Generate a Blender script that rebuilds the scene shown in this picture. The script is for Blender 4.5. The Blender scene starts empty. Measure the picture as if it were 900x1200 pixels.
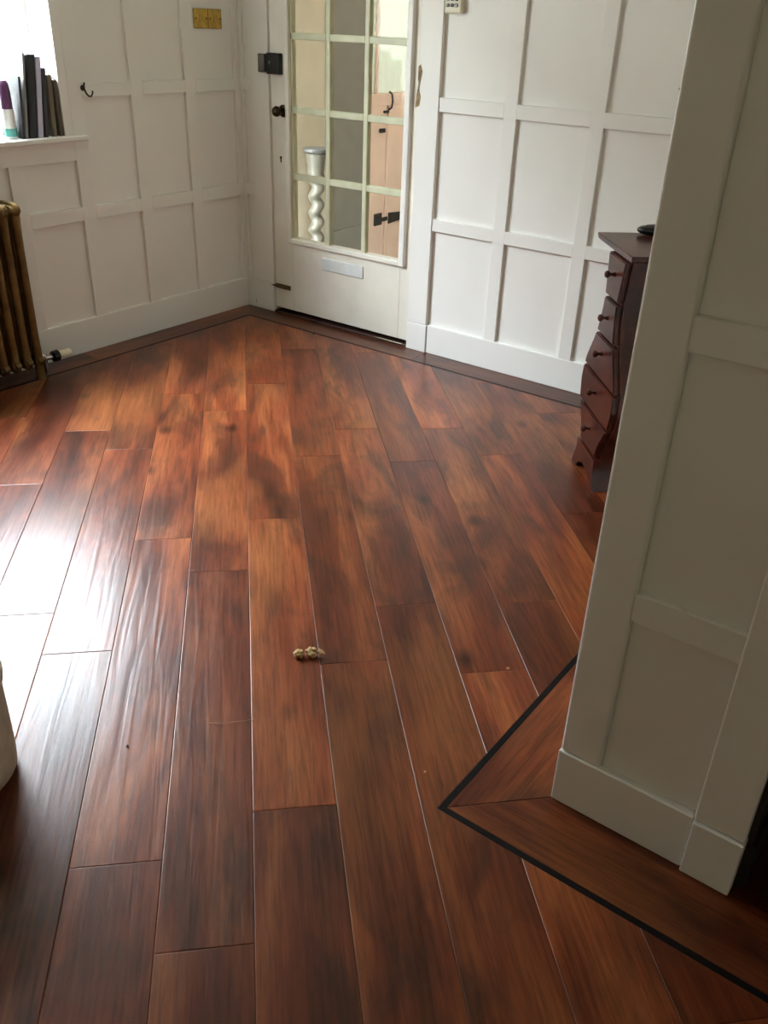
import bpy, bmesh, math, random
from mathutils import Vector, Matrix, noise
random.seed(7)
R = math.radians
sc = bpy.context.scene
col = sc.collection

# ------------------------------------------------------------------ camera
def make_camera():
    y, p, r = R(35.78), R(-29.33), R(2.19)
    f = Vector((-math.sin(y)*math.cos(p), math.cos(y)*math.cos(p), math.sin(p)))
    ri = Vector((math.cos(y), math.sin(y), 0)); u = ri.cross(f)
    ri2 = math.cos(r)*ri + math.sin(r)*u
    u2 = -math.sin(r)*ri + math.cos(r)*u
    cd = bpy.data.cameras.new('camera'); cam = bpy.data.objects.new('camera', cd); col.objects.link(cam)
    m = Matrix.Identity(4)
    for i in range(3):
        m[i][0] = ri2[i]; m[i][1] = u2[i]; m[i][2] = -f[i]
    m[0][3], m[1][3], m[2][3] = 3.682, -3.661, 1.5
    cam.matrix_world = m
    cd.sensor_fit = 'VERTICAL'; cd.sensor_height = 36.0; cd.lens = 36.0*1026.64/1200.0
    cd.clip_start = .05
    sc.camera = cam
make_camera()

# ------------------------------------------------------------------ sky and exposure
SKY = 10.0
w = bpy.data.worlds.new('overcast_sky'); sc.world = w; w.use_nodes = True
bg = w.node_tree.nodes['Background']
bg.inputs['Color'].default_value = (0.82, 0.92, 1.0, 1)
# overcast sky: three times brighter overhead than at the horizon
wn = w.node_tree
tcw = wn.nodes.new('ShaderNodeTexCoord'); sep = wn.nodes.new('ShaderNodeSeparateXYZ'); wn.links.new(tcw.outputs['Generated'], sep.inputs[0])
mxz = wn.nodes.new('ShaderNodeMath'); mxz.operation = 'MAXIMUM'; mxz.inputs[1].default_value = 0; wn.links.new(sep.outputs['Z'], mxz.inputs[0])
mad = wn.nodes.new('ShaderNodeMath'); mad.operation = 'MULTIPLY_ADD'; mad.inputs[1].default_value = SKY*2/3; mad.inputs[2].default_value = SKY/3
wn.links.new(mxz.outputs[0], mad.inputs[0]); wn.links.new(mad.outputs[0], bg.inputs['Strength'])
def portal(name, loc, rot, sx, sy):
    l = bpy.data.lights.new(name, 'AREA'); l.shape = 'RECTANGLE'; l.size = sx; l.size_y = sy
    l.cycles.is_portal = True
    o = bpy.data.objects.new(name, l); o.location = loc; o.rotation_euler = rot; col.objects.link(o)
vs = sc.view_settings
vs.view_transform = 'Standard'; vs.look = 'None'; vs.gamma = 1.0; vs.use_curve_mapping = False
vs.exposure = 3.48
sc.cycles.max_bounces = 10; sc.cycles.diffuse_bounces = 6; sc.cycles.transparent_max_bounces = 12
sc.cycles.sample_clamp_indirect = 3.0
sc.cycles.use_guiding = True; sc.cycles.use_surface_guiding = True; sc.cycles.guiding_training_samples = 32
sc.cycles.use_denoising = True; sc.cycles.denoising_input_passes = 'RGB_ALBEDO_NORMAL'; sc.cycles.denoising_prefilter = 'ACCURATE'
sc.cycles.caustics_reflective = False; sc.cycles.caustics_refractive = False

# ------------------------------------------------------------------ materials
def srgb(r, g, b):
    f = lambda c: (c/255/12.92) if c/255 <= .04045 else ((c/255+.055)/1.055)**2.4
    return (f(r), f(g), f(b), 1)
MATS = {}
def nodes_of(name):
    m = bpy.data.materials.new(name); m.use_nodes = True
    nt = m.node_tree; b = nt.nodes['Principled BSDF']; MATS[name] = m
    return m, nt, b
def N(nt, t, **kw):
    n = nt.nodes.new(t)
    for k, v in kw.items(): setattr(n, k, v)
    return n
def ramp(nt, src, stops, interp='LINEAR'):
    r = N(nt, 'ShaderNodeValToRGB'); r.color_ramp.interpolation = interp
    e = r.color_ramp.elements
    e[0].position, e[0].color = stops[0]; e[1].position, e[1].color = stops[1]
    for p, c in stops[2:]:
        x = e.new(p); x.color = c
    nt.links.new(src, r.inputs['Fac']); return r
def mix(nt, fac, a, b, blend='MIX'):
    m = N(nt, 'ShaderNodeMix', data_type='RGBA', blend_type=blend)
    for i, v in ((0, fac), (6, a), (7, b)):
        if hasattr(v, 'is_linked') or hasattr(v, 'links'): nt.links.new(v, m.inputs[i])
        else: m.inputs[i].default_value = v
    return m.outputs[2]
def plain(name, c, rough=.5, metal=0, var=.06, scale=9, bump=0, bscale=60, spec=.5, coat=0):
    """colour with a little noise in tone, optional fine relief"""
    m, nt, b = nodes_of(name)
    tc = N(nt, 'ShaderNodeTexCoord')
    no = N(nt, 'ShaderNodeTexNoise'); no.inputs['Scale'].default_value = scale; no.inputs['Detail'].default_value = 4
    nt.links.new(tc.outputs['Object'], no.inputs['Vector'])
    d = tuple(x*(1-var*2) for x in c[:3])+(1,); l = tuple(min(1, x*(1+var)) for x in c[:3])+(1,)
    r = ramp(nt, no.outputs['Fac'], [(.3, d), (.7, l)])
    nt.links.new(r.outputs['Color'], b.inputs['Base Color'])
    b.inputs['Roughness'].default_value = rough; b.inputs['Metallic'].default_value = metal
    b.inputs['Specular IOR Level'].default_value = spec
    b.inputs['Coat Weight'].default_value = coat; b.inputs['Coat Roughness'].default_value = .1
    if bump:
        n2 = N(nt, 'ShaderNodeTexNoise'); n2.inputs['Scale'].default_value = bscale
        nt.links.new(tc.outputs['Object'], n2.inputs['Vector'])
        bp = N(nt, 'ShaderNodeBump'); bp.inputs['Strength'].default_value = bump; bp.inputs['Distance'].default_value = .002
        nt.links.new(n2.outputs['Fac'], bp.inputs['Height']); nt.links.new(bp.outputs['Normal'], b.inputs['Normal'])
    return m

def wood_floor(name, bright=1.0):
    m, nt, b = nodes_of(name)
    uv = N(nt, 'ShaderNodeUVMap'); oi = N(nt, 'ShaderNodeObjectInfo')
    mul = N(nt, 'ShaderNodeMath', operation='MULTIPLY'); mul.inputs[1].default_value = 91.7
    nt.links.new(oi.outputs['Random'], mul.inputs[0])
    comb = N(nt, 'ShaderNodeCombineXYZ')
    nt.links.new(mul.outputs[0], comb.inputs[0]); nt.links.new(mul.outputs[0], comb.inputs[1]); nt.links.new(mul.outputs[0], comb.inputs[2])
    add = N(nt, 'ShaderNodeVectorMath', operation='ADD')
    nt.links.new(uv.outputs['UV'], add.inputs[0]); nt.links.new(comb.outputs[0], add.inputs[1])
    def nz(sx, sy, detail=5, rough=.55, dist=0):
        mp = N(nt, 'ShaderNodeMapping'); mp.inputs['Scale'].default_value = (sx, sy, 1)
        nt.links.new(add.outputs[0], mp.inputs['Vector'])
        n = N(nt, 'ShaderNodeTexNoise'); n.inputs['Scale'].default_value = 1; n.inputs['Detail'].default_value = detail
        n.inputs['Roughness'].default_value = rough; n.inputs['Distortion'].default_value = dist
        nt.links.new(mp.outputs[0], n.inputs['Vector']); return n.outputs['Fac'], mp
    k = bright
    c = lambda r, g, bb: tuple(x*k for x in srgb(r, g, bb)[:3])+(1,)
    streak, _ = nz(1.1, 6.5, 4, .55, .5)
    base = ramp(nt, streak, [(.30, c(84, 38, 22)), (.5, c(122, 59, 33)), (.70, c(162, 95, 53))])
    smoke, _ = nz(2.8, 7, 6, .6, .7)
    sm = ramp(nt, smoke, [(.45, (0, 0, 0, 1)), (.66, (1, 1, 1, 1))])
    smf = N(nt, 'ShaderNodeMath', operation='MULTIPLY'); smf.inputs[1].default_value = .72
    nt.links.new(sm.outputs['Color'], smf.inputs[0])
    c1 = mix(nt, smf.outputs[0], base.outputs['Color'], c(56, 32, 23))
    warm, _ = nz(1.5, 3.6, 3, .5, .3)
    wm = ramp(nt, warm, [(.5, (0, 0, 0, 1)), (.72, (1, 1, 1, 1))])
    wmf = N(nt, 'ShaderNodeMath', operation='MULTIPLY'); wmf.inputs[1].default_value = .5
    nt.links.new(wm.outputs['Color'], wmf.inputs[0])
    c2 = mix(nt, wmf.outputs[0], c1, c(168, 104, 58))
    grain, _ = nz(6, 110, 5, .65)
    gr = ramp(nt, grain, [(.36, (.56, .50, .47, 1)), (.58, (1.12, 1.12, 1.12, 1))])
    c3 = mix(nt, .8, c2, gr.outputs['Color'], 'MULTIPLY')
    # knots
    mpv = N(nt, 'ShaderNodeMapping'); mpv.inputs['Scale'].default_value = (2.6, 4.2, 1)
    nt.links.new(add.outputs[0], mpv.inputs['Vector'])
    vo = N(nt, 'ShaderNodeTexVoronoi'); vo.inputs['Scale'].default_value = 1
    nt.links.new(mpv.outputs[0], vo.inputs['Vector'])
    kn = ramp(nt, vo.outputs['Distance'], [(.03, (.14, .10, .09, 1)), (.15, (1, 1, 1, 1))])
    c4 = mix(nt, .85, c3, kn.outputs['Color'], 'MULTIPLY')
    # cracks along the grain
    crack, _ = nz(3.2, 34, 4, .55, .9)
    ck = ramp(nt, crack, [(.26, (.34, .28, .25, 1)), (.34, (1, 1, 1, 1))])
    c5 = mix(nt, .6, c4, ck.outputs['Color'], 'MULTIPLY')
    # tone of the whole board
    tone = ramp(nt, oi.outputs['Random'], [(0, (.68, .67, .67, 1)), (1, (1.32, 1.32, 1.30, 1)), (.5, (.98, .97, .96, 1))])
    c6 = mix(nt, 1.0, c5, tone.outputs['Color'], 'MULTIPLY')
    nt.links.new(c6, b.inputs['Base Color'])
    b.inputs['Roughness'].default_value = .30
    b.inputs['Specular IOR Level'].default_value = .36
    rr = ramp(nt, streak, [(.3, (.28, .28, .28, 1)), (.7, (.32, .32, .32, 1))])
    nt.links.new(rr.outputs['Color'], b.inputs['Roughness'])
    # hand scraped relief
    w1, _ = nz(2.2, 30, 2, .45, 1.0); w2, _ = nz(7, 60, 2, .5)
    bm1 = N(nt, 'ShaderNodeBump'); bm1.inputs['Strength'].default_value = .24; bm1.inputs['Distance'].default_value = .004
    nt.links.new(w1, bm1.inputs['Height'])
    bm2 = N(nt, 'ShaderNodeBump'); bm2.inputs['Strength'].default_value = .08; bm2.inputs['Distance'].default_value = .001
    nt.links.new(w2, bm2.inputs['Height']); nt.links.new(bm1.outputs['Normal'], bm2.inputs['Normal'])
    nt.links.new(bm2.outputs['Normal'], b.inputs['Normal'])
    return m

def mahogany(name):
    m, nt, b = nodes_of(name)
    tc = N(nt, 'ShaderNodeTexCoord'); mp = N(nt, 'ShaderNodeMapping'); mp.inputs['Scale'].default_value = (4, 14, 18)
    nt.links.new(tc.outputs['Object'], mp.inputs['Vector'])
    n = N(nt, 'ShaderNodeTexNoise'); n.inputs['Scale'].default_value = 1; n.inputs['Detail'].default_value = 3; n.inputs['Distortion'].default_value = .5
    nt.links.new(mp.outputs[0], n.inputs['Vector'])
    r = ramp(nt, n.outputs['Fac'], [(.3, srgb(44, 18, 13)), (.7, srgb(84, 36, 24))])
    nt.links.new(r.outputs['Color'], b.inputs['Base Color'])
    b.inputs['Roughness'].default_value = .29
    return m

def thin_glass(name, rough=.02, tint=(1, 1, 1, 1)):
    m, nt, b = nodes_of(name); nt.nodes.remove(b)
    out = nt.nodes['Material Output']
    tr = N(nt, 'ShaderNodeBsdfTransparent'); tr.inputs['Color'].default_value = tint
    gl = N(nt, 'ShaderNodeBsdfGlossy'); gl.inputs['Roughness'].default_value = rough
    lw_ = N(nt, 'ShaderNodeLayerWeight'); lw_.inputs['Blend'].default_value = .5
    pw = N(nt, 'ShaderNodeMath', operation='POWER'); pw.inputs[1].default_value = 5; nt.links.new(lw_.outputs['Facing'], pw.inputs[0])
    fr = N(nt, 'ShaderNodeMath', operation='MULTIPLY_ADD'); fr.inputs[1].default_value = .9; fr.inputs[2].default_value = .014
    nt.links.new(pw.outputs[0], fr.inputs[0])
    mx = N(nt, 'ShaderNodeMixShader')
    nt.links.new(fr.outputs[0], mx.inputs[0]); nt.links.new(tr.outputs[0], mx.inputs[1]); nt.links.new(gl.outputs[0], mx.inputs[2])
    nt.links.new(mx.outputs[0], out.inputs['Surface']); return m
def frosted_glass(name):
    m, nt, b = nodes_of(name); nt.nodes.remove(b)
    out = nt.nodes['Material Output']
    tl = N(nt, 'ShaderNodeBsdfTranslucent'); tl.inputs['Color'].default_value = (.185, .18, .15, 1)
    tr = N(nt, 'ShaderNodeBsdfTransparent'); tr.inputs['Color'].default_value = (.95, .95, .9, 1)
    tc = N(nt, 'ShaderNodeTexCoord'); vo = N(nt, 'ShaderNodeTexVoronoi'); vo.inputs['Scale'].default_value = 22
    nt.links.new(tc.outputs['Object'], vo.inputs['Vector'])
    r = ramp(nt, vo.outputs['Distance'], [(.15, (.006, .006, .006, 1)), (.5, (.0, .0, .0, 1))])
    mx = N(nt, 'ShaderNodeMixShader')
    nt.links.new(r.outputs['Color'], mx.inputs[0]); nt.links.new(tl.outputs[0], mx.inputs[1]); nt.links.new(tr.outputs[0], mx.inputs[2])
    nt.links.new(mx.outputs[0], out.inputs['Surface']); return m

WHITE = plain('white_wall_paint', (.83, .815, .775, 1), .38, var=.012, scale=2.5, bump=.06, bscale=90)
TAUPEW = plain('taupe_wall_paint', (.82, .80, .66, 1), .7, var=.03)
CEIL = plain('ceiling_paint', (.64, .62, .50, 1), .8, var=.01)
SHADEWALL = plain('passage_shade_paint', srgb(38, 33, 28), .7, var=.05)  # darkness of the unlit passage is put into this colour
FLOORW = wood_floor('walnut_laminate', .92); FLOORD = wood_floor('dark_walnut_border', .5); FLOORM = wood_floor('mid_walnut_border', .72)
INLAY = plain('black_inlay', srgb(14, 11, 10), .5, var=.1, spec=.2)
SUB = plain('subfloor', srgb(28, 18, 13), .8)
DOORP = plain('aged_cream_door_paint', srgb(232, 227, 214), .42, var=.04, scale=5, bump=.1, bscale=40)
MUNT = plain('greenish_muntin_paint', srgb(206, 206, 176), .4, var=.05, scale=14)
GLASS = thin_glass('clear_glass'); FROST = frosted_glass('frosted_glass')
BLACKM = plain('black_iron', srgb(26, 27, 27), .4, var=.1)
GREYM = plain('grey_metal', srgb(100, 98, 92), .45, metal=.3)
BRASS = plain('brass', srgb(196, 164, 84), .3, metal=1, var=.12, scale=30)
OLDBRASS = plain('aged_brass', srgb(112, 92, 58), .38, metal=.9, var=.2, scale=40)
BRONZE = plain('dark_bronze', srgb(66, 52, 34), .3, metal=.85, var=.2, scale=40)
RADM = plain('gold_radiator_paint', srgb(116, 94, 55), .42, metal=.75, var=.2, scale=16, bump=.15, bscale=70)
CHROME = plain('chrome', srgb(190, 190, 186), .12, metal=1)
MAHOG = mahogany('mahogany_stain')
BLACKPL = plain('black_plastic', srgb(20, 21, 24), .2)
CREAMPL = plain('cream_plastic', srgb(226, 220, 196), .35)
WHITEPL = plain('white_plastic', srgb(232, 232, 226), .35)
STAINPL = plain('stained_white_plastic', srgb(206, 202, 186), .45, var=.16, scale=14, bump=.1)
LETTER = plain('pale_letter_plate', srgb(222, 226, 224), .3)
PINK = plain('pale_pink_paint', srgb(236, 206, 184), .45, var=.03)
BEIGE = plain('beige_paint', srgb(196, 184, 158), .6, var=.03)
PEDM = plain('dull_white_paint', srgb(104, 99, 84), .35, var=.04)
GREYP = plain('grey_paint', srgb(128, 124, 112), .6, var=.05)
SKYBLOCK = plain('sky_block_render', (.26, .25, .22, 1), .9)
STONE = plain('grey_paving', (.35, .35, .34, 1), .9)
TAN = plain('tan_paper', srgb(190, 156, 104), .7, var=.2, scale=90)
BAREWOOD = plain('bare_chipped_wood', srgb(160, 136, 98), .8, var=.3, scale=60)
THRESH = plain('dark_threshold_wood', srgb(60, 34, 24), .5, var=.2, scale=20)

# ------------------------------------------------------------------ helpers
WM = {}
def finish(name, bm, mat, parent=None, smooth=False, **props):
    if parent is not None and parent.name in WM: bm.transform(WM[parent.name].inverted())
    me = bpy.data.meshes.new(name); bm.to_mesh(me); bm.free()
    if smooth:
        for p in me.polygons: p.use_smooth = True
        try: me.set_sharp_from_angle(angle=R(40))
        except Exception: pass
    me.materials.append(mat)
    o = bpy.data.objects.new(name, me); col.objects.link(o)
    if parent is not None:
        o.parent = parent
        if parent.name in WM: WM[o.name] = WM[parent.name]
    for k, v in props.items(): o[k] = v
    return o
def thing(name, label, cat, loc=(0, 0, 0), rz=0, group=None):
    o = bpy.data.objects.new(name, None); col.objects.link(o)
    o.location = loc; o.rotation_euler = (0, 0, rz); o.empty_display_size = .05
    o['label'] = label; o['category'] = cat
    if group: o['group'] = group
    WM[o.name] = Matrix.Translation(loc) @ Matrix.Rotation(rz, 4, 'Z')
    return o
def struct(o, label, cat):
    o['kind'] = 'structure'; o['label'] = label; o['category'] = cat; return o
def bm_box(x0, x1, y0, y1, z0, z1, bevel=0, seg=1):
    bm = bmesh.new(); bmesh.ops.create_cube(bm, size=1)
    for v in bm.verts:
        v.co = Vector(((x0+x1)/2 + v.co.x*(x1-x0), (y0+y1)/2 + v.co.y*(y1-y0), (z0+z1)/2 + v.co.z*(z1-z0)))
    if bevel: bmesh.ops.bevel(bm, geom=bm.edges[:], offset=bevel, segments=seg, affect='EDGES', profile=.5)
    return bm
def box(name, x0, x1, y0, y1, z0, z1, mat, parent=None, bevel=0, seg=1, smooth=False):
    return finish(name, bm_box(x0, x1, y0, y1, z0, z1, bevel, seg), mat, parent, smooth)
def merge(*bms):
    out = bmesh.new()
    for b in bms:
        me = bpy.data.meshes.new('tmp'); b.to_mesh(me); b.free(); out.from_mesh(me); bpy.data.meshes.remove(me)
    return out
def bm_lathe(prof, seg=24, mtx=None, caps=True):
    """prof: list of (r, z) revolved about z"""
    bm = bmesh.new(); rings = []
    for r, z in prof:
        rings.append([bm.verts.new((r*math.cos(2*math.pi*i/seg), r*math.sin(2*math.pi*i/seg), z)) for i in range(seg)])
    for a, b in zip(rings, rings[1:]):
        for i in range(seg): bm.faces.new((a[i], a[(i+1) % seg], b[(i+1) % seg], b[i]))
    if caps:
        bm.faces.new(list(reversed(rings[0]))); bm.faces.new(rings[-1])
    if mtx: bm.transform(mtx)
    bmesh.ops.recalc_face_normals(bm, faces=bm.faces[:])
    return bm
def bm_tube(pts, rad, seg=12):
    bm = bmesh.new(); rings = []
    pts = [Vector(p) for p in pts]
    for i, p in enumerate(pts):
        d = (pts[min(i+1, len(pts)-1)] - pts[max(i-1, 0)]).normalized()
        a = d.orthogonal().normalized() if i == 0 else (rings_a - d*rings_a.dot(d)).normalized()
        rings_a = a; b = d.cross(a)
        r = rad[i] if isinstance(rad, (list, tuple)) else rad
        rings.append([bm.verts.new(p + r*(math.cos(2*math.pi*k/seg)*a + math.sin(2*math.pi*k/seg)*b)) for k in range(seg)])
    for A, B in zip(rings, rings[1:]):
        for k in range(seg): bm.faces.new((A[k], A[(k+1) % seg], B[(k+1) % seg], B[k]))
    bm.faces.new(list(reversed(rings[0]))); bm.faces.new(rings[-1])
    bmesh.ops.recalc_face_normals(bm, faces=bm.faces[:])
    return bm
def axis_mtx(loc, d):
    return Matrix.Translation(loc) @ Vector((0, 0, 1)).rotation_difference(Vector(d)).to_matrix().to_4x4()
def bm_prism(outline, axis_from, axis_to, to3d):
    """closed outline of 2D points swept between two depths; to3d(p, depth)"""
    bm = bmesh.new()
    A = [bm.verts.new(to3d(p, axis_from)) for p in outline]; B = [bm.verts.new(to3d(p, axis_to)) for p in outline]
    n = len(A)
    for i in range(n): bm.faces.new((A[i], A[(i+1) % n], B[(i+1) % n], B[i]))
    bm.faces.new(A); bm.faces.new(B)
    bmesh.ops.recalc_face_normals(bm, faces=bm.faces[:]); return bm

# ================================================================== FLOOR
X1, Y1 = 4.7, -5.0            # far sides of the room (right of and behind the camera)
PX0, PX1, PY = 3.186, 3.58, -2.29   # partition: end face from PX0 to PX1 at y = PY
H = 2.5
floor = box('floor', -.2, X1+.1, Y1-.1, .14, -.08, -.012, SUB)
struct(floor, 'diagonally laid walnut laminate floor with a bordered edge', 'floor')

S2 = math.sqrt(.5)
def offset_poly(P, d):
    n = len(P); out = []
    for i in range(n):
        p0, p1, p2 = P[i-1], P[i], P[(i+1) % n]
        e1 = (p1-p0).normalized(); e2 = (p2-p1).normalized()
        n1 = Vector((-e1.y, e1.x)); n2 = Vector((-e2.y, e2.x))
        k = 1 + n1.dot(n2)
        out.append(p1 + (n1+n2)*(d/max(k, .25)))
    return out
def board(name, P, ang, mat, chamfer=.0020, thick=.011, z=0.0):
    """P: counter-clockwise polygon in plan; ang: grain direction"""
    P = [Vector(p) for p in P]
    Q = [P[0]]
    for p in P[1:]:
        if (p-Q[-1]).length > .004: Q.append(p)
    if (Q[0]-Q[-1]).length < .004: Q.pop()
    if len(Q) < 3: return None
    area = sum(Q[i-1].x*Q[i].y - Q[i].x*Q[i-1].y for i in range(len(Q)))/2
    if area < 0: Q.reverse(); area = -area
    if area < .0008: return None
    I = offset_poly(Q, chamfer)
    bm = bmesh.new(); n = len(Q)
    lo = [bm.verts.new((p.x, p.y, z-thick)) for p in Q]
    mid = [bm.verts.new((p.x, p.y, z-chamfer*.42)) for p in Q]
    mid2 = [bm.verts.new((p.x, p.y, z-chamfer*.15)) for p in offset_poly(Q, chamfer*.4)]
    top = [bm.verts.new((p.x, p.y, z)) for p in I]
    for i in range(n):
        j = (i+1) % n
        bm.faces.new((lo[i], lo[j], mid[j], mid[i])); bm.faces.new((mid[i], mid[j], mid2[j], mid2[i])); bm.faces.new((mid2[i], mid2[j], top[j], top[i]))
    bm.faces.new(top)
    uvl = bm.loops.layers.uv.new('UVMap'); ca, sa = math.cos(ang), math.sin(ang)
    for f in bm.faces:
        for l in f.loops:
            l[uvl].uv = (l.vert.co.x*ca + l.vert.co.y*sa, -l.vert.co.x*sa + l.vert.co.y*ca)
    return finish(name, bm, mat, floor)

BW = .150                       # border width along the walls
BX, BY = 3.011, -2.47           # inner corner of the border round the partition
st = .008                       # half width of the black inlay strip
def clip_face(P):
    """cut a plank to the field inside the borders (with the partition corner left out)"""
    bm = bmesh.new(); bm.faces.new([bm.verts.new((p[0], p[1], 0)) for p in P])
    def cut(co, no, clear=True):
        bmesh.ops.bisect_plane(bm, geom=bm.verts[:]+bm.edges[:]+bm.faces[:], plane_co=co, plane_no=no, clear_outer=clear)
    cut((BW+st, 0, 0), (-1, 0, 0)); cut((0, -BW-st, 0), (0, 1, 0)); cut((X1, 0, 0), (1, 0, 0)); cut((0, Y1, 0), (0, -1, 0))
    if not bm.faces: bm.free(); return None
    qx, qy = BX-st, BY-st
    cut((qx, 0, 0), (1, 0, 0), False); cut((0, qy, 0), (0, 1, 0), False)
    dead = [f for f in bm.faces if f.calc_center_median().x > qx and f.calc_center_median().y > qy]
    bmesh.ops.delete(bm, geom=dead, context='FACES')
    if not bm.faces: bm.free(); return None
    if len(bm.faces) > 1: bmesh.ops.dissolve_faces(bm, faces=bm.faces[:])
    out = []
    for f in bm.faces:
        L = [v.co.to_2d() for v in f.verts]; keep = []
        for i in range(len(L)):
            a, b, c = L[i-1], L[i], L[(i+1) % len(L)]
            if abs((b-a).cross(c-b)) > 1e-6: keep.append(b)
        out.append(keep)
    bm.free(); return out
ROWW, PLEN, S0 = .1825, 1.27, -.028
JOINT = {-4: 3.058, -3: 3.247, -2: 3.945, -1: 4.152, 0: 3.84, 1: 3.361, 2: 3.114, 3: 3.437, 4: 3.131, 5: 3.404, 6: 2.621,
         -5: 3.52, -6: 2.9, -7: 3.3, 7: 3.0, 8: 3.6}
for k in range(-20, 21):
    t0 = JOINT.get(k, random.uniform(2.6, 3.8)); t0 -= math.ceil(t0/PLEN)*PLEN
    s0, s1 = S0+k*ROWW, S0+(k+1)*ROWW
    for i in range(0, 8):
        a, b = t0+i*PLEN, t0+(i+1)*PLEN
        g = .0002
        c = [((s*S2+t*S2), (s*S2-t*S2)) for s, t in ((s0+g, a+g), (s1-g, a+g), (s1-g, b-g), (s0+g, b-g))]
        res = clip_face(c)
        for P in (res or []): board('plank', P, -math.pi/4, FLOORW)
# borders
def quad(name, pts, ang, mat=FLOORD, **k): return board(name, pts, ang, mat, **k)
g = .0006; e = BW-st
cuts = [0, -1.18, -2.45, -3.72, Y1]
for a, b in zip(cuts, cuts[1:]):
    top0 = (e, a-e) if a == 0 else (e, a-g)
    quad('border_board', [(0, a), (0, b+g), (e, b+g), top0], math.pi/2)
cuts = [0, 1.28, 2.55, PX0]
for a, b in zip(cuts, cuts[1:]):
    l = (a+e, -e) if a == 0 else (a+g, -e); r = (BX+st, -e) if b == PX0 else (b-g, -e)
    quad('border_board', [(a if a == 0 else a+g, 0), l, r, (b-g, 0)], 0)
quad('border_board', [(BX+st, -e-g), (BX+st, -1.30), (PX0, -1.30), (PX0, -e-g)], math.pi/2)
quad('border_board', [(BX+st, -1.30-2*g), (BX+st, BY-st*0+.008), (PX0, PY), (PX0, -1.30-2*g)], math.pi/2, FLOORW)
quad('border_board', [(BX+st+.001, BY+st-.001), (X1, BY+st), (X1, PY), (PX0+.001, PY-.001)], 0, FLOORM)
for pts in ([(BW-st, -BW+st), (BW-st, Y1), (BW+st, Y1), (BW+st, -BW-st)],
            [(BW-st, -BW+st), (BW+st, -BW-st), (BX-st, -BW-st), (BX+st, -BW+st)],
            [(BX-st, -BW-st), (BX-st, BY-st), (BX+st, BY+st), (BX+st, -BW+st)],
            [(BX-st, BY-st), (X1, BY-st), (X1, BY+st), (BX+st, BY+st)]):
    quad('inlay_strip', pts, 0, INLAY, chamfer=.0012, z=-.0004)
# passage floor beyond the partition
for i in range(6):
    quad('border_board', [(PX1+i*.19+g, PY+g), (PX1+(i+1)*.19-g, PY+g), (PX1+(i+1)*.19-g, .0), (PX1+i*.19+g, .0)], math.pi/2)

# ================================================================== WALLS
REC = .020       # depth of the recessed fields
B = .0009
def wall_pieces(parent, kind, a0, a1, z0, z1, plane, mat=WHITE, depth=REC, proud=0.0, name='stile'):
    """a strip on a wall: kind 'x' wall runs along x at y=plane (room at -y); kind 'y' wall runs along y at x=plane (room at +x)"""
    if kind == 'x': return box(name, a0, a1, plane-proud, plane+depth, z0, z1, mat, parent, B)
    return box(name, plane-depth, plane+proud, a0, a1, z0, z1, mat, parent, B)

# ---- back wall (with the glazed door)
DX0, DX1, DZ = .205, 1.150, 2.16
bk = merge(bm_box(-.02, DX0, REC, .14, 0, H), bm_box(DX1, X1, REC, .14, 0, H), bm_box(DX0, DX1, REC, .14, DZ, H))
wall_back = struct(finish('wall_back', bk, WHITE), 'bright white panelled wall right of the glazed door', 'wall')
zr = [(.612, .668), (1.141, 1.200), (1.672, 1.730), (2.205, 2.262)]
stl = [(1.150, 1.264), (1.604, 1.667), (2.012, 2.074), (2.420, 2.481), (2.828, 2.889)]
for i, (a, b) in enumerate(stl):
    wall_pieces(wall_back, 'x', a, b, .145, H, 0, proud=.006 if i == 0 else 0)
for i in range(len(stl)):
    a = stl[i][1]; b = stl[i+1][0] if i+1 < len(stl) else PX0
    for z0, z1 in zr: wall_pieces(wall_back, 'x', a, b, z0, z1, 0, name='rail')
    zz = [.145] + [z for p in zr for z in p] + [H]
    for q in range(0, len(zz), 2):
        box('panel', a+.0005, b-.0005, REC-.004, REC+.004, zz[q]+.0005, zz[q+1]-.0005, WHITE, wall_back)
bb = struct(box('baseboard_back', 1.272, PX0, -.003, REC, 0, .145, WHITE, None, .002), 'white skirting board under the panelled wall right of the door', 'baseboard')
box('plinth_block', 1.150, 1.270, -.010, REC, 0, .142, WHITE, bb, .002)
# short return between corner and door
wall_pieces(wall_back, 'x', 0, .022, .165, H, 0); wall_pieces(wall_back, 'x', .082, DX0, .165, H, 0)
for z0, z1 in ((.629, .688), (1.152, 1.206), (1.69, 1.75)): wall_pieces(wall_back, 'x', .022, .082, z0, z1, 0, name='rail')
zz = [.165, .629, .688, 1.152, 1.206, 1.69, 1.75, H]
for q in range(0, 8, 2): box('panel', .0225, .0815, REC-.004, REC+.004, zz[q], zz[q+1], WHITE, wall_back)
box('skirting', .0, DX0, -.003, REC, 0, .165, WHITE, bb, .002)
box('paint_chip', .062, .066, -.0035, -.002, .026, .046, BAREWOOD, bb)

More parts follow.
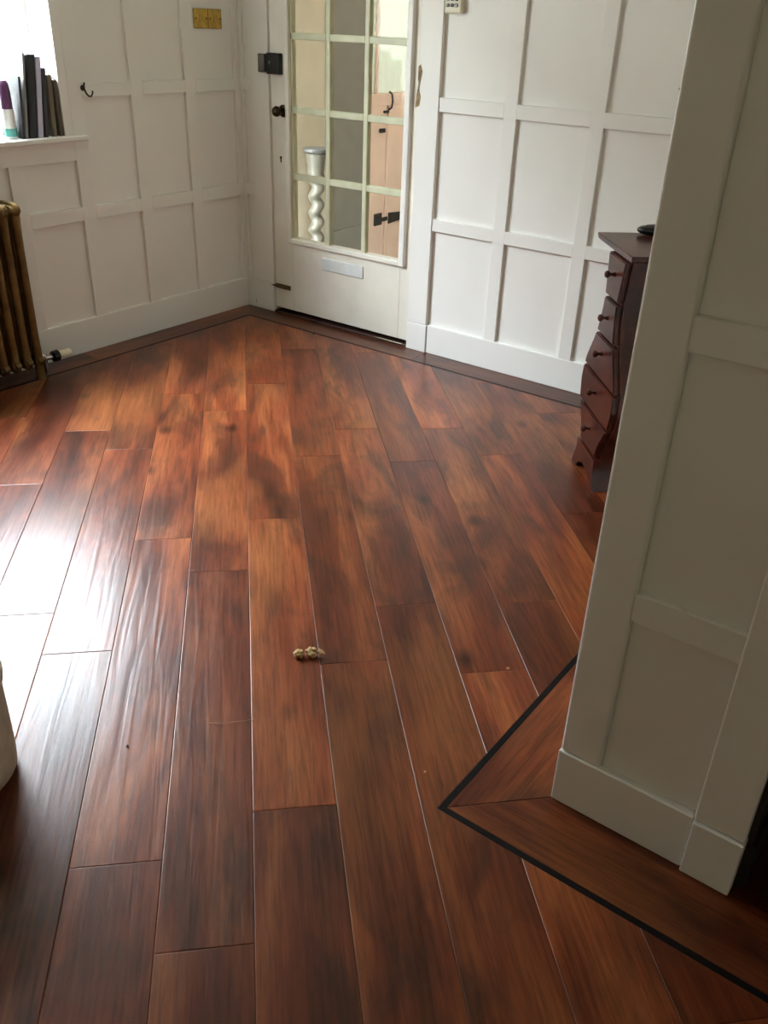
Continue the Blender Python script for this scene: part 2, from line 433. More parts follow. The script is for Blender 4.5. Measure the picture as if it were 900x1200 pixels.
# ---- left wall (with the window)
WY0, WY1, WZ0, WZ1 = -2.60, -1.105, .985, 2.14
lw = merge(bm_box(-.20, -REC, Y1, WY0, 0, H), bm_box(-.20, -REC, WY1, .14, 0, H),
           bm_box(-.20, -REC, WY0, WY1, 0, WZ0), bm_box(-.20, -REC, WY0, WY1, WZ1, H))
wall_left = struct(finish('wall_left', lw, WHITE), 'shaded white panelled wall with the window above the radiator', 'wall')
sy = [(-.036, 0), (-.377, -.309), (-.716, -.648), (-1.062, -.990)]
y = -1.342
while y > -4.6:
    sy.append((y-.068, y)); y -= .350
zl = [(.623, .684), (1.150, 1.206), (1.700, 1.756)]
for i, (a, b) in enumerate(sy):
    under = i >= 4
    if under and b > WY0-.1:
        wall_pieces(wall_left, 'y', a, b, .162, .890, 0)
    else: wall_pieces(wall_left, 'y', a, b, .162, H, 0)
for i in range(len(sy)-1):
    a, b = sy[i+1][1], sy[i][0]
    if i < 3:
        for z0, z1 in zl: wall_pieces(wall_left, 'y', a, b, z0, z1, 0, name='rail')
        zz = [.162] + [z for p in zl for z in p] + [H]
    else:
        wall_pieces(wall_left, 'y', a, b, .623, .684, 0, name='rail')
        zz = [.162, .623, .684, .890]
    for q in range(0, len(zz), 2):
        box('panel', -REC-.004, -REC+.004, a+.0005, b-.0005, zz[q]+.0005, zz[q+1]-.0005, WHITE, wall_left)
wall_pieces(wall_left, 'y', WY0-.05, -1.062, .890, .978, 0, name='rail')
wall_pieces(wall_left, 'y', WY1, -1.062, .978, H, 0, name='architrave')
wall_pieces(wall_left, 'y', WY0-.06, WY0, .978, H, 0, name='architrave')
wall_pieces(wall_left, 'y', WY0, WY1, WZ1, WZ1+.07, 0, name='architrave')
struct(box('baseboard_left', -REC, .003, Y1, -.003, 0, .162, WHITE, None, .002), 'white skirting board along the window wall behind the radiator', 'baseboard')
# window
win = struct(box('window_1', -.165, .028, WY0-.08, -1.000, .974, .997, WHITE, None, .004), 'bright overexposed window over the radiator with books on its sill', 'window')
for (a, b, c, d) in ((WY0, WY0+.05, .997, WZ1), (WY1-.045, WY1, .997, WZ1), (WY0, WY1, .997, 1.04), (WY0, WY1, WZ1-.05, WZ1), (-1.885, -1.84, 1.04, WZ1-.05)):
    box('window_frame', -.215, -.165, a, b, c, d, WHITE, win, .003)
box('glazing_bar', -.205, -.175, -1.84, WY1-.045, 1.62, 1.645, WHITE, win, .003)
box('glazing_bar', -.205, -.175, WY0+.05, -1.885, 1.62, 1.645, WHITE, win, .003)
for a, b in ((WY0+.05, -1.885), (-1.84, WY1-.045)): box('pane', -.192, -.188, a, b, 1.04, WZ1-.05, GLASS, win)
portal('window_portal', (-.23, (WY0+WY1)/2, (WZ0+WZ1)/2), (0, R(-90), 0), WZ1-WZ0, WY1-WY0)
gnd = struct(box('floor_outside', -40, -.36, -40, 40, -.5, -.3, STONE), 'pale paved ground outside the window', 'ground')

struct(box('sky_block_wall', -3.3, -3.1, -14, 9, -.3, 3.2, SKYBLOCK), 'added unseen wall blocking low sky outside the window', 'wall')  # unseen wall added to cut low sky light on the upper back wall
# ---- partition on the right
part = merge(bm_box(PX0+REC, PX1-.001, PY+REC, .02, 0, H))
wp = struct(finish('wall_right', part, WHITE), 'grey shaded panelled partition wall in the right foreground', 'wall')
zp = [(.612, .668), (1.141, 1.200), (1.672, 1.730), (2.205, 2.262)]
# end face, towards the camera
box('corner_stile', PX0, PX0+.090, PY, PY+.02+REC, .143, H, WHITE, wp, .006, 3)
box('corner_stile', 3.481, PX1, PY-.006, PY+REC, .143, H, WHITE, wp, .003, 2)
ZP = [(.527, .588), (1.055, 1.113), (1.585, 1.643), (2.115, 2.173)]
for z0, z1 in ZP: wall_pieces(wp, 'x', PX0+.090, 3.481, z0, z1, PY, name='rail')
zz = [.143] + [z for p in ZP for z in p] + [H]
for q in range(0, len(zz), 2): box('panel', PX0+.0905, 3.4805, PY+REC-.004, PY+REC+.004, zz[q], zz[q+1], WHITE, wp)
br = struct(box('baseboard_right', PX0-.002, 3.480, PY-.004, PY+REC, 0, .143, WHITE, None, .003, 2), 'white skirting board at the foot of the foreground partition', 'baseboard')
box('plinth_block', 3.482, PX1+.002, PY-.014, PY+REC, 0, .141, WHITE, br, .003, 2)
# side towards the room
for a, b in ((PY+.02+REC, -2.18), (-1.83, -1.77), (-1.42, -1.36), (-1.01, -.95), (-.60, -.54), (-.19, -.0)):
    box('stile', PX0, PX0+REC, a, b, .145, H, WHITE, wp, B)
for z0, z1 in zp: box('rail', PX0+.0005, PX0+REC, PY+.02+REC, 0, z0, z1, WHITE, wp, B)
box('skirting', PX0-.003, PX0+REC, PY+REC, -.003, 0, .145, WHITE, br, .002)
# side towards the passage, and the passage
box('passage_panel', PX1-.001, PX1+.012, PY+.02, .02, .12, H, SHADEWALL, wp)
box('passage_skirting', PX1-.001, PX1+.022, PY+.02, .02, 0, .12, SHADEWALL, br, .003)
struct(box('wall_passage', PX1+.012, X1, -.9, -.8, 0, H, SHADEWALL), 'shade-coloured end wall of the passage right of the partition', 'wall')
pc = struct(box('ceiling_passage', PX1, X1, PY+.04, -.8, 2.1, 2.14, SHADEWALL), 'low shade-coloured ceiling of the passage right of the partition', 'ceiling')
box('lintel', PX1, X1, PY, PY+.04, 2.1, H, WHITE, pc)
# ---- rest of the room shell
struct(box('wall_front', -.2, X1+.1, Y1-.12, Y1, 0, H, TAUPEW), 'plain taupe wall behind the camera', 'wall')
struct(box('wall_side', X1, X1+.12, Y1, .14, 0, H, TAUPEW), 'plain taupe wall right of the camera', 'wall')
struct(box('ceiling', -.2, X1+.12, Y1-.12, .14, H, H+.1, CEIL), 'plain white ceiling of the room', 'ceiling')

# ================================================================== DOOR
YF = .012   # front face of the door leaf
GX0, GX1, GZ0, GZ1 = .345, 1.078, .434, 2.03
door = struct(box('door_1', DX0+.004, GX0, YF, YF+.044, .030, DZ-.004, DOORP, None, .002), 'cream half-glazed door with a grid of small clear panes', 'door')
box('stile', GX1, DX1-.004, YF, YF+.044, .030, DZ-.004, DOORP, door, .002)
box('bottom_rail', GX0, GX1, YF, YF+.044, .030, GZ0, DOORP, door, .002)
box('top_rail', GX0, GX1, YF, YF+.044, GZ1, DZ-.004, DOORP, door, .002)
# raised moulding round the glass
mo = .030
box('moulding', GX0-mo+.004, GX0+.002, YF-.016, YF+.006, GZ0-.024, GZ1+.02, DOORP, door, .004, 2)
box('moulding', GX1-.002, GX1+mo, YF-.022, YF+.006, GZ0-.024, GZ1+.02, WHITE, door, .005, 2)
box('moulding', GX0+.002, GX1-.002, YF-.018, YF+.006, GZ0-.024, GZ0+.002, DOORP, door, .004, 2)
mv = [.591, .8305]; mh = [.755, 1.079, 1.414, 1.745]; mw = .0135
for x in mv: box('muntin', x-mw, x+mw, YF+.004, YF+.036, GZ0, GZ1, MUNT, door, .003)
xs = [GX0] + [q for x in mv for q in (x-mw, x+mw)] + [GX1]
for z in mh:
    for i in range(0, 6, 2): box('muntin', xs[i], xs[i+1], YF+.004, YF+.036, z-.0155, z+.0155, MUNT, door, .003)
for (a, b) in ((GX0, GX0+.012), (GX1-.008, GX1)): box('muntin', a, b, YF+.004, YF+.036, GZ0, GZ1, MUNT, door, .002)
zs = [GZ0] + [q for z in mh for q in (z-.0155, z+.0155)] + [GZ1]
for i in range(0, 6, 2):
    for j in range(0, 10, 2): box('pane', xs[i], xs[i+1], YF+.020, YF+.023, zs[j], zs[j+1], GLASS, door)
# furniture on the door
lk = box('rim_lock', .212, .298, YF-.032, YF, 1.238, 1.334, BLACKM, door, .004, 2); lk['label'] = 'black rim lock box'
finish('lock_button', bm_lathe([(.008, 0), (.008, .006), (.005, .008)], 14, axis_mtx((.238, YF-.032, 1.292), (0, -1, 0))), GREYM, lk, True)
kb = finish('door_knob', bm_lathe([(.009, 0), (.009, .022), (.016, .028), (.024, .038), (.026, .048), (.022, .060), (.012, .067), (.004, .069)], 24, axis_mtx((.296, YF-.006, 1.070), (0, -1, 0))), BRONZE, door, True)
kb['label'] = 'dark bronze round door knob'
finish('rose', bm_lathe([(.030, 0), (.030, .004), (.022, .010), (.012, .012)], 24, axis_mtx((.296, YF, 1.070), (0, -1, 0))), BRONZE, kb, True)
finish('keyhole', merge(bm_lathe([(.007, 0), (.007, .0025)], 14, axis_mtx((.272, YF, .842), (0, -1, 0))), bm_box(.2685, .2755, YF-.0025, YF, .818, .842)), BRONZE, door)
lp = box('letter_plate', .560, .842, YF-.007, YF, .300, .366, LETTER, door, .003); lp['label'] = 'pale letter plate'
bo = box('bolt', .212, .325, YF-.005, YF, .140, .166, OLDBRASS, door, .002); bo['label'] = 'tarnished brass sliding bolt'
finish('bolt_bar', bm_tube([(.190, YF-.010, .153), (.318, YF-.010, .153)], .006), OLDBRASS, bo, True)
finish('bolt_knob', bm_lathe([(.004, 0), (.006, .012), (.003, .016)], 12, axis_mtx((.29, YF-.014, .153), (0, -1, 0))), OLDBRASS, bo, True)
# frame / jamb with lock keeper and worn hinge
jamb = merge(bm_box(DX0-.001, DX0+.003, REC, .14, 0, DZ), bm_box(DX1-.003, DX1+.001, REC, .14, 0, DZ))
tr = struct(finish('trim_1', jamb, DOORP), 'cream door jambs with a lock keeper and worn hinge', 'door frame')
kp = box('lock_keeper', .158, .203, -.026, .0, 1.245, 1.328, GREYM, tr, .003); kp['label'] = 'grey lock keeper'
hg = finish('hinge', merge(bm_tube([(DX1-.004, YF-.008, 1.160), (DX1-.004, YF-.008, 1.205)], .006), bm_tube([(DX1-.004, YF-.008, 1.262), (DX1-.004, YF-.008, 1.318)], .006)), OLDBRASS, tr, True)
finish('chipped_patch', bm_prism([(1.138, 1.150), (1.160, 1.158), (1.166, 1.196), (1.156, 1.225), (1.162, 1.262), (1.170, 1.300), (1.158, 1.330), (1.146, 1.318), (1.150, 1.250), (1.142, 1.200)], -.0072, -.004, lambda p, d: (p[0], d, p[1])), BAREWOOD, hg)
box('light_stop_strip', DX0, DX1, .062, .10, .0, .05, THRESH, tr)  # strip added to stop porch light leaking under the door
# threshold under the door
th = struct(box('trim_2', DX0, DX1, .0, .13, -.012, .010, THRESH, None, .003), 'dark wooden threshold strip under the glazed door', 'threshold')
pf = bmesh.new()
vv = [pf.verts.new(p) for p in ((.93, -.004, .0108), (.98, .004, .0118), (1.06, .002, .0115), (1.12, .006, .011), (1.11, -.006, .0105), (1.02, -.008, .011))]
pf.faces.new(vv); bmesh.ops.solidify(pf, geom=pf.faces[:], thickness=.002)
finish('paint_flake', pf, CREAMPL, th)

# ================================================================== HALL BEHIND THE DOOR
HX = -.35; HZ = -.20
hl = merge(bm_box(HX-.12, HX, .14, 1.53, HZ, H), bm_box(HX-.12, HX, 2.40, 3.2, HZ, H), bm_box(HX-.12, HX, 1.53, 2.40, 2.05, H))
whl = struct(finish('wall_hall_left', hl, BEIGE), 'beige porch wall seen through the left column of door panes', 'wall')
gp = box('grey_panel', HX, HX+.02, 1.115, 1.50, HZ, H, GREYP, whl, .003); gp['label'] = 'flat grey panel'
box('skirting', HX+.02, HX+.035, 1.115, 1.50, HZ, .20, GREYP, gp, .003)
struct(box('wall_hall_end', HX-.12, 2.1, 3.2, 3.3, HZ, H, BEIGE), 'beige far end wall of the porch', 'wall')
struct(box('wall_hall_right', 2.0, 2.1, .14, 3.2, HZ, H, BEIGE), 'plain beige porch wall on the right', 'wall')
lamp = thing('fill_lamp', 'added unseen fill lamp in the porch beyond the glazed door', 'lamp', (.75, 1.9, 2.36))  # unseen lamp added to brighten the porch behind the door panes
finish('fill_lamp_base', bm_lathe([(.12, 2.47), (.12, 2.50)], 28, Matrix.Translation((.75, 1.9, 0))), WHITEPL, lamp, True)
finish('fill_lamp_shade', bm_lathe([(.02, 2.385), (.07, 2.395), (.10, 2.42), (.11, 2.47)], 28, Matrix.Translation((.75, 1.9, 0))), WHITEPL, lamp, True)
ll = bpy.data.lights.new('fill_lamp_light', 'AREA'); ll.shape = 'DISK'; ll.size = .22; ll.energy = 1.8; ll.color = (1, .95, .86)
lo = bpy.data.objects.new('fill_lamp_light', ll); lo.location = (0, 0, .02); lo.parent = lamp; col.objects.link(lo)
struct(box('floor_hall', HX-.12, 2.1, .14, 3.3, HZ-.1, HZ, GREYP), 'grey porch floor one step below the room', 'floor')
struct(box('ceiling_hall', HX-.12, 2.1, .14, 3.3, H, H+.1, CEIL), 'white ceiling of the porch', 'ceiling')
# pink boarded door in the porch
d2 = struct(box('door_2', HX-.05, HX-.02, 1.535, 2.395, HZ+.01, 1.00, PINK, None, .002), 'pale pink boarded outer door with black strap hinge beyond the glass', 'door')
yb = 1.540
for i, wb in enumerate((.055, .215, .215, .215, .145)):
    box('board', HX-.022, HX-.004, yb, yb+wb-.016, HZ+.012, 1.00, PINK, d2, .004); yb += wb
box('door_edge', HX-.05, HX-.004, 1.535, 1.60, 1.00, 2.04, PINK, d2, .003)
box('door_edge', HX-.05, HX-.004, 2.32, 2.395, 1.00, 2.04, PINK, d2, .003)
box('mid_rail', HX-.05, HX-.002, 1.60, 2.32, .97, 1.05, PINK, d2, .003)
box('top_rail', HX-.05, HX-.004, 1.60, 2.32, 1.95, 2.04, PINK, d2, .003)
box('glazing_bar', HX-.045, HX-.008, 1.665, 1.69, 1.05, 1.95, PINK, d2, .003)
for a, b in ((1.60, 1.665), (1.69, 2.32)): box('pane', HX-.03, HX-.026, a, b, 1.05, 1.95, FROST, d2)
sh = finish('strap_hinge', merge(bm_box(HX-.004, HX+.008, 1.665, 1.755, .165, .250, .003), bm_box(HX-.004, HX+.004, 1.755, 1.83, .185, .215, .002),
      bm_prism([(1.845, .160), (2.08, .178), (2.10, .20), (2.08, .222), (1.845, .238)], HX-.004, HX+.006, lambda p, d: (d, p[0], p[1]))), BLACKM, d2); sh['label'] = 'black iron strap hinge'
lt = finish('latch', merge(bm_box(HX-.004, HX+.018, 1.70, 1.755, .80, .828, .004), bm_tube([(HX-.002, 1.812, .945), (HX+.02, 1.812, .96), (HX+.028, 1.812, 1.0), (HX+.02, 1.812, 1.045), (HX-.002, 1.812, 1.06)], .007), bm_box(HX-.004, HX+.012, 1.745, 1.80, .925, .942, .003)), BLACKM, d2)
lt['label'] = 'black latch and pull handle'
# barley-twist pedestal
px, py = -.215, .86
ped = thing('pedestal', 'white twisted barley-sugar pedestal behind the lower left door panes', 'pedestal', (px, py, HZ))
T = Matrix.Translation((px, py, 0))
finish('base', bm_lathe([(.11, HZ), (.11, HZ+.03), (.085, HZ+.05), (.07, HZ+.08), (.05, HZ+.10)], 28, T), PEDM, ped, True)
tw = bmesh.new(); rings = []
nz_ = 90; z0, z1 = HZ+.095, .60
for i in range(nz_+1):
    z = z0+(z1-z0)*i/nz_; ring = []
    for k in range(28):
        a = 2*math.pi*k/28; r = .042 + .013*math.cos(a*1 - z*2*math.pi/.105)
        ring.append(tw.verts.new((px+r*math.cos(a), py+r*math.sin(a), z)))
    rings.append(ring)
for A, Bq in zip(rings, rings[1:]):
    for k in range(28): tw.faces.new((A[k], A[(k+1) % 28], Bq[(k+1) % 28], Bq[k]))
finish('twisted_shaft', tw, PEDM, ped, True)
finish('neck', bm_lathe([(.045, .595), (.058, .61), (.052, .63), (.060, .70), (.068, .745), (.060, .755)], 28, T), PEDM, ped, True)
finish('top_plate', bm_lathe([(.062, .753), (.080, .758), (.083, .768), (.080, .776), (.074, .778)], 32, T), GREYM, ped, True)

# ================================================================== CHEST OF DRAWERS
ch = thing('chest_of_drawers', 'dark mahogany waisted chest of five drawers standing across the corner', 'chest of drawers', (2.530, -.769, 0), math.atan2(.751, -.661))
CM = WM[ch.name]
prof = [(0, .135), (.03, .125), (.06, .108), (.10, .104), (.14, .108), (.18, .126), (.22, .157), (.27, .186), (.33, .198), (.39, .190),
        (.43, .174), (.47, .150), (.51, .124), (.55, .104), (.59, .090), (.64, .080), (.68, .078), (.72, .084), (.76, .091), (.80, .097), (.842, .104)]
def hw(z):
    for (a, ra), (b, rb) in zip(prof, prof[1:]):
        if a <= z <= b:
            t = (z-a)/(b-a); return ra+(rb-ra)*t
    return prof[-1][1]
def outline(z0, z1, inset=0.0, step=.012, bow=0):
    n = max(2, int((z1-z0)/step)); zsq = [z0+(z1-z0)*i/n for i in range(n+1)]
    R_ = [(hw(z)-inset, z) for z in zsq]; L_ = [(-(hw(z)-inset), z) for z in reversed(zsq)]
    return R_+L_
def local(p, d): return CM @ Vector((p[0], d, p[1]))
body = bm_prism(outline(.0, .842), -.31, -.022, local)
# arch cut under the body is read as shade; two bracket feet carry the front
bd = finish('body', body, MAHOG, ch, True)
zsep = [(.118, .247), (.257, .386), (.396, .536), (.546, .676), (.686, .826)]
kz = [.195, .338, .485, .616, .768]
for (a, b), k in zip(zsep, kz):
    o = outline(a, b, .012)
    if a < .15:   # bottom drawer: rounded lower corners
        o = [(x, z) for x, z in o]
    bmd = bm_prism(o, -.024, .0, local)
    bmesh.ops.bevel(bmd, geom=[e_ for e_ in bmd.edges if all((CM.inverted() @ v.co).y > -.001 for v in e_.verts)], offset=.004, segments=2, affect='EDGES')
    dr = finish('drawer', bmd, MAHOG, ch, True)
    q = CM @ Vector((0, -.001, k)); nd = (CM.to_3x3() @ Vector((0, 1, 0)))
    finish('knob', bm_lathe([(.009, 0), (.008, .004), (.005, .008), (.005, .016), (.010, .020), (.013, .026), (.011, .033), (.005, .036)], 18, axis_mtx(q, nd)), MAHOG, dr, True)
# base apron with bracket feet
ap = [(hw(z)+.004, z) for z in (0, .02, .04, .06, .08, .10, .112)]
apo = ap + [(-x, z) for x, z in reversed(ap)] + [(-.085, 0), (-.070, .022), (-.035, .040), (0, .046), (.035, .040), (.070, .022), (.085, 0)]
finish('base_apron', bm_prism(apo, -.024, .004, local), MAHOG, ch, True)
def slab(zl, hwid, f, bk_):
    return [Vector((sx*hwid, d, zl)) for sx, d in ((1, bk_), (1, f), (-1, f), (-1, bk_))]
tb = bmesh.new(); layers = [slab(.838, .108, -.012, -.312), slab(.846, .165, .010, -.33), slab(.852, .180, .016, -.34), slab(.866, .186, .019, -.345), slab(.870, .184, .017, -.343)]
rs = [[tb.verts.new(CM @ p) for p in L] for L in layers]
for A, Bq in zip(rs, rs[1:]):
    for i in range(4): tb.faces.new((A[i], A[(i+1) % 4], Bq[(i+1) % 4], Bq[i]))
tb.faces.new(list(reversed(rs[0]))); tb.faces.new(rs[-1]); bmesh.ops.recalc_face_normals(tb, faces=tb.faces[:])
finish('top', tb, MAHOG, ch)
# dark handset on top
rx, ry, ra = 2.575, -.545, R(25)
rc = thing('handset', 'glossy black rounded handset lying on top of the chest', 'handset', (rx, ry, .870), ra)
RM = WM[rc.name]
def pebble(a, b, z0, h, n=28, m=8):
    bm = bmesh.new(); rings = []
    for i in range(m+1):
        ph = math.pi*i/m; z = z0 + h*(1-math.cos(ph))/2; r = max(.02, math.sin(ph))**.55
        rings.append([bm.verts.new(RM @ Vector((a*r*math.cos(2*math.pi*k/n), b*r*math.sin(2*math.pi*k/n), z))) for k in range(n)])
    for A, Bq in zip(rings, rings[1:]):
        for k in range(n): bm.faces.new((A[k], A[(k+1) % n], Bq[(k+1) % n], Bq[k]))
    bm.faces.new(list(reversed(rings[0]))); bm.faces.new(rings[-1]); return bm
finish('shell', pebble(.075, .038, .0, .034), BLACKPL, rc, True)
finish('screen', pebble(.045, .020, .0310, .005), GREYM, rc, True)

# ================================================================== RADIATOR
yr0, npitch, nsec = -1.512, .0575, 13
rad = thing('radiator', 'old gold-painted column radiator under the window', 'radiator', (.11, yr0-.35, 0))
xa, xb, zt, zb = .065, .152, .748, .088
for i in range(nsec):
    yc = yr0 - i*npitch; end = i in (0, nsec-1)
    bms = []
    for x in (xa, (xa+xb)/2, xb):
        bms.append(bm_tube([(x, yc, zb-.01 if not end or x != xb else .0), (x, yc, .13), (x, yc, .2), (x, yc, .64), (x, yc, .70), (x, yc, zt)], [.021, .021, .0185, .0185, .021, .023], 14))
    for z, r in ((zt, .030), (zb, .028)):
        cx = (xa+xb)/2
        ring = []
        # rounded hub: elongated along x
        o = []
        for k in range(24):
            a = 2*math.pi*k/24; o.append((cx+(.043 if math.cos(a) >= 0 else -.043)+r*math.cos(a), z+r*math.sin(a)))
        hub = bm_prism(o, yc-.022, yc+.022, lambda p, d: (p[0], d, p[1]))
        bmesh.ops.bevel(hub, geom=[e_ for e_ in hub.edges if abs(e_.verts[0].co.y-e_.verts[1].co.y) < 1e-5], offset=.012, segments=2, affect='EDGES')
        bms.append(hub)
        bms.append(bm_tube([(cx, yc-npitch/2, z), (cx, yc+(npitch/2 if i else .02), z)], .020, 14))
    if end: bms.append(bm_lathe([(.024, .0), (.024, .008), (.019, .03)], 14, Matrix.Translation((xb, yc, 0))))
    finish('section', merge(*bms), RADM, rad, True)
vb = finish('valve_body', merge(bm_tube([(.108, -1.500, .088), (.108, -1.470, .088), (.108, -1.455, .082), (.108, -1.450, .066)], .013), bm_tube([(.108, -1.450, .090), (.108, -1.450, .045), (.108, -1.450, .0)], .011),
      bm_lathe([(.017, 0), (.017, .014)], 6, axis_mtx((.108, -1.486, .088), (0, 1, 0))), bm_tube([(.108, -1.465, .072), (.108, -1.41, .068)], .012)), CHROME, rad, True)
finish('valve_collar', bm_lathe([(.018, 0), (.026, .004), (.027, .030), (.020, .036)], 20, axis_mtx((.108, -1.412, .068), (0, 1, 0))), BLACKPL, vb, True)
finish('valve_head', bm_lathe([(.018, 0), (.0185, .05), (.017, .062), (.012, .066)], 20, axis_mtx((.108, -1.376, .068), (0, 1, 0))), CREAMPL, vb, True)

# ================================================================== SWITCHES, HOOK, KEYPAD
for i, (y0, y1) in enumerate(((-.284, -.194), (-.190, -.100))):
    t = thing('switch_plate', ('square brass wall plate farther from the room corner' if i == 0 else 'square brass wall plate nearer to the room corner'), 'wall plate', (-.016, (y0+y1)/2, 1.474), group='paired brass plates')
    pl = box('plate', -.016, -.008, y0, y1, 1.431, 1.517, BRASS, t, .003, 2)
    yc = (y0+y1)/2
    box('switch', -.010, -.003, yc-.011, yc+.011, 1.458, 1.490, BRASS, t, .003, 2)
    for s in (-1, 1): finish('screw', bm_lathe([(.0045, 0), (.0045, .002)], 10, axis_mtx((-.008, yc+s*.034, 1.474), (1, 0, 0))), OLDBRASS, t)
hk = thing('coat_hook', 'small dark double coat hook beside the window', 'hook', (0, -.978, 1.18))
finish('hook_plate', bm_lathe([(.012, 0), (.012, .004), (.008, .006)], 16, axis_mtx((0, -.984, 1.188), (1, 0, 0))), BLACKM, hk, True)
finish('hook', bm_tube([(.004, -.984, 1.190), (.012, -.982, 1.180), (.016, -.978, 1.166), (.022, -.972, 1.156), (.032, -.966, 1.155), (.038, -.962, 1.166), (.040, -.961, 1.178)], [.0045, .0045, .004, .004, .0036, .0034, .0038], 10), BLACKM, hk, True)
finish('top_prong', bm_tube([(.004, -.984, 1.190), (.012, -.984, 1.198), (.018, -.984, 1.210)], [.0038, .0038, .0042], 10), BLACKM, hk, True)
kpd = thing('keypad', 'cream push-button keypad high on the panelled wall right of the door', 'keypad', (1.318, .012, 1.53))
box('case', 1.272, 1.356, -.014, .016, 1.532, 1.665, CREAMPL, kpd, .006, 2)
for r_ in range(4):
    for c_ in range(3):
        box('button', 1.284+c_*.0215, 1.284+c_*.0215+.0145, -.019, -.013, 1.556+r_*.023, 1.556+r_*.023+.013, BLACKPL if c_ != 1 else GREYM, kpd, .002)
nl = finish('nail', bm_lathe([(.003, 0), (.003, .014), (.0065, .015), (.0065, .017)], 10, axis_mtx((2.366, .016, 1.306), (0, -1, 0))), OLDBRASS)
nl['label'] = 'tiny nail in the white panel near the partition edge'; nl['category'] = 'nail'

# ================================================================== THINGS ON THE SILL
SZ = .997
def folder(label, y0, y1, h, mat, lean=0, x0=-.155, x1=-.004, slope=0, cat='folder', pages=None, name='folder'):
    t = thing(name, label, cat, ((x0+x1)/2, (y0+y1)/2, SZ), group='folders and books on the sill')
    def lb(a, b, c, d, z0, z1):
        bm = bm_box(a, b, c, d, z0, z1, .0012)
        for v in bm.verts:
            if v.co.z > SZ+h*.5 and slope: v.co.z -= slope*(v.co.x-x0)/(x1-x0)
            v.co.y += lean*(v.co.z-SZ)
        return bm
    tk = min(.003, (y1-y0)*.3)
    finish('cover', lb(x0, x1, y0, y0+tk, SZ, SZ+h), mat, t); finish('cover', lb(x0, x1, y1-tk, y1, SZ, SZ+h), mat, t)
    finish('spine', lb(x1-.003, x1, y0+tk, y1-tk, SZ, SZ+h), mat if pages is None else pages, t)
    finish('pages', lb(x0+.004, x1-.004, y0+tk, y1-tk, SZ+.003, SZ+h-.005), PAPER, t)
    return t
PAPER = plain('paper', srgb(235, 234, 226), .7)
TAUPE = plain('taupe_card', srgb(118, 110, 94), .7, var=.1); TAUPE2 = plain('brown_card', srgb(92, 84, 70), .7, var=.1)
DGREY = plain('dark_grey_card', srgb(52, 54, 58), .35, var=.1); BLCK = plain('black_card', srgb(18, 20, 25), .3, var=.1)
LILAC = plain('pale_lilac_card', srgb(206, 208, 236), .5); LGREY = plain('light_grey_card', srgb(150, 150, 146), .6)
folder('brown card folder right against the window reveal', -1.128, -1.109, .275, TAUPE2, 0, slope=.05)
folder('taupe card folder next to the brown one at the reveal', -1.165, -1.143, .280, TAUPE, .04, slope=.035)
folder('dark grey slim folder between taupe folder and pale lilac one', -1.207, -1.187, .292, DGREY, .11, slope=.02)
folder('pale lilac folder between the black binder and dark grey folder', -1.237, -1.213, .318, LILAC, .125)
folder('large black ring binder on the window sill', -1.283, -1.243, .325, BLCK, .135, cat='binder', name='ring_binder')
folder('light grey slim book left of the black binder', -1.299, -1.288, .332, LGREY, .12, cat='book', name='book')
folder('dark grey slim book between the purple bottle and light grey book', -1.314, -1.303, .245, DGREY, .08, cat='book', name='book')
PURP = plain('purple_plastic', srgb(96, 52, 92), .3); GREENP = plain('green_plastic', srgb(80, 200, 110), .4); TEAL = plain('teal_print', srgb(90, 170, 160), .5)
bt = thing('spray_bottle', 'white bottle with a purple cap on the sill', 'bottle', (-.045, -1.343, SZ))
TB = Matrix.Translation((-.045, -1.343, SZ))
finish('bottle_body', bm_lathe([(.024, 0), (.026, .004), (.026, .110), (.024, .118)], 24, TB), WHITEPL, bt, True)
finish('bottle_cap', bm_lathe([(.0235, .118), (.0235, .18), (.020, .215), (.012, .228), (.004, .230)], 24, TB), PURP, bt, True)
finish('printed_band', bm_lathe([(.0264, .010), (.0264, .042)], 24, TB, caps=False), TEAL, bt, True)
jr = thing('jar', 'white jar with a green lid at the left frame edge of the sill', 'jar', (-.07, -1.425, SZ))
TJ = Matrix.Translation((-.07, -1.425, SZ))
finish('jar_body', bm_lathe([(.038, 0), (.042, .006), (.042, .20), (.034, .215)], 26, TJ), WHITEPL, jr, True)
finish('jar_lid', bm_lathe([(.036, .215), (.036, .275), (.030, .280)], 26, TJ), GREENP, jr, True)

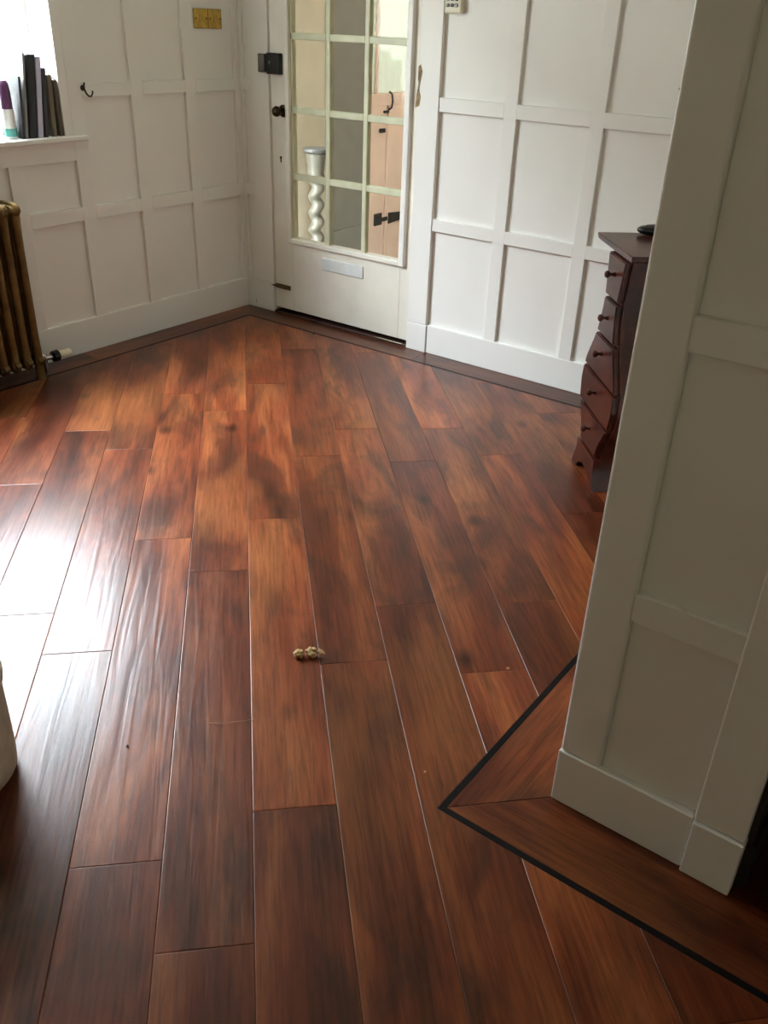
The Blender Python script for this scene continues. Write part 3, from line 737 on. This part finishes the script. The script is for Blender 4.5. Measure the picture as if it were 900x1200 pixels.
# ================================================================== BUCKET AND LITTER ON THE FLOOR
bx, by = 2.11, -3.08
bu = thing('bucket', 'stained white plastic bucket cut off by the left edge of the view', 'bucket', (bx, by, 0))
TBu = Matrix.Translation((bx, by, 0))
finish('bucket_wall', bm_lathe([(.105, 0), (.128, .006), (.138, .020), (.140, .05), (.141, .25), (.136, .25), (.134, .05), (.120, .012), (.02, .010)], 40, TBu), STAINPL, bu, True)
finish('rim', bm_lathe([(.136, .245), (.146, .250), (.148, .262), (.148, .276), (.143, .285), (.136, .284), (.134, .262), (.136, .245)], 40, TBu, caps=False), STAINPL, bu, True)
for s in (-1, 1): finish('handle_lug', bm_lathe([(.014, 0), (.014, .012), (.010, .014)], 16, axis_mtx((bx+s*.1*.0, by+s*.140, .225), (0, s, 0))), STAINPL, bu, True)
finish('handle', bm_tube([(bx+.12*math.sin(R(a)), by+.152*math.cos(R(a)), .225-.02*math.sin(R(a))) for a in range(180, 361, 12)], .003, 8), GREYM, bu, True)
def lump(c, s, seed):
    bm = bmesh.new(); bmesh.ops.create_icosphere(bm, subdivisions=3, radius=1)
    for v in bm.verts:
        n_ = noise.noise(v.co*2.1+Vector((seed, 0, 0)))*.5 + noise.noise(v.co*5+Vector((0, seed, 0)))*.22
        v.co = v.co*(1+n_)
        v.co = Vector((c[0]+v.co.x*s[0], c[1]+v.co.y*s[1], max(.0005, c[2]+v.co.z*s[2])))
    return bm
cp = thing('crumpled_paper', 'small crumpled tan scrap lying on the floor planks', 'scrap', (2.432, -2.268, 0))
finish('lobe', lump((2.421, -2.279, .010), (.014, .013, .011), 3), TAN, cp); finish('lobe', lump((2.446, -2.254, .011), (.017, .014, .012), 8), TAN, cp)
finish('tip', lump((2.466, -2.238, .014), (.011, .006, .005), 5), TAN, cp)
hr_ = finish('hair_strand', bm_tube([(2.425, -2.605, .002), (2.437, -2.598, .004), (2.452, -2.588, .003), (2.470, -2.569, .005), (2.486, -2.548, .003), (2.497, -2.529, .002)], .0006, 5), BAREWOOD)
hr_['label'] = 'thin pale fibre lying on a dark plank left of the tan scrap'; hr_['category'] = 'fibre'
def crumb(p, r, lab, mat):
    o = finish('crumb', lump((p[0], p[1], r*.6), (r, r, r*.7), p[0]*9), mat); o['label'] = lab; o['category'] = 'crumb'
crumb((2.333, -2.778), .003, 'tiny dark crumb on a glossy plank left of the pale fibre', BLACKM)
crumb((2.887, -1.965), .004, 'tiny pale crumb beside a plank end near the partition', TAN)
crumb((2.923, -2.408), .003, 'tiny pale crumb just outside the black inlay corner', TAN)
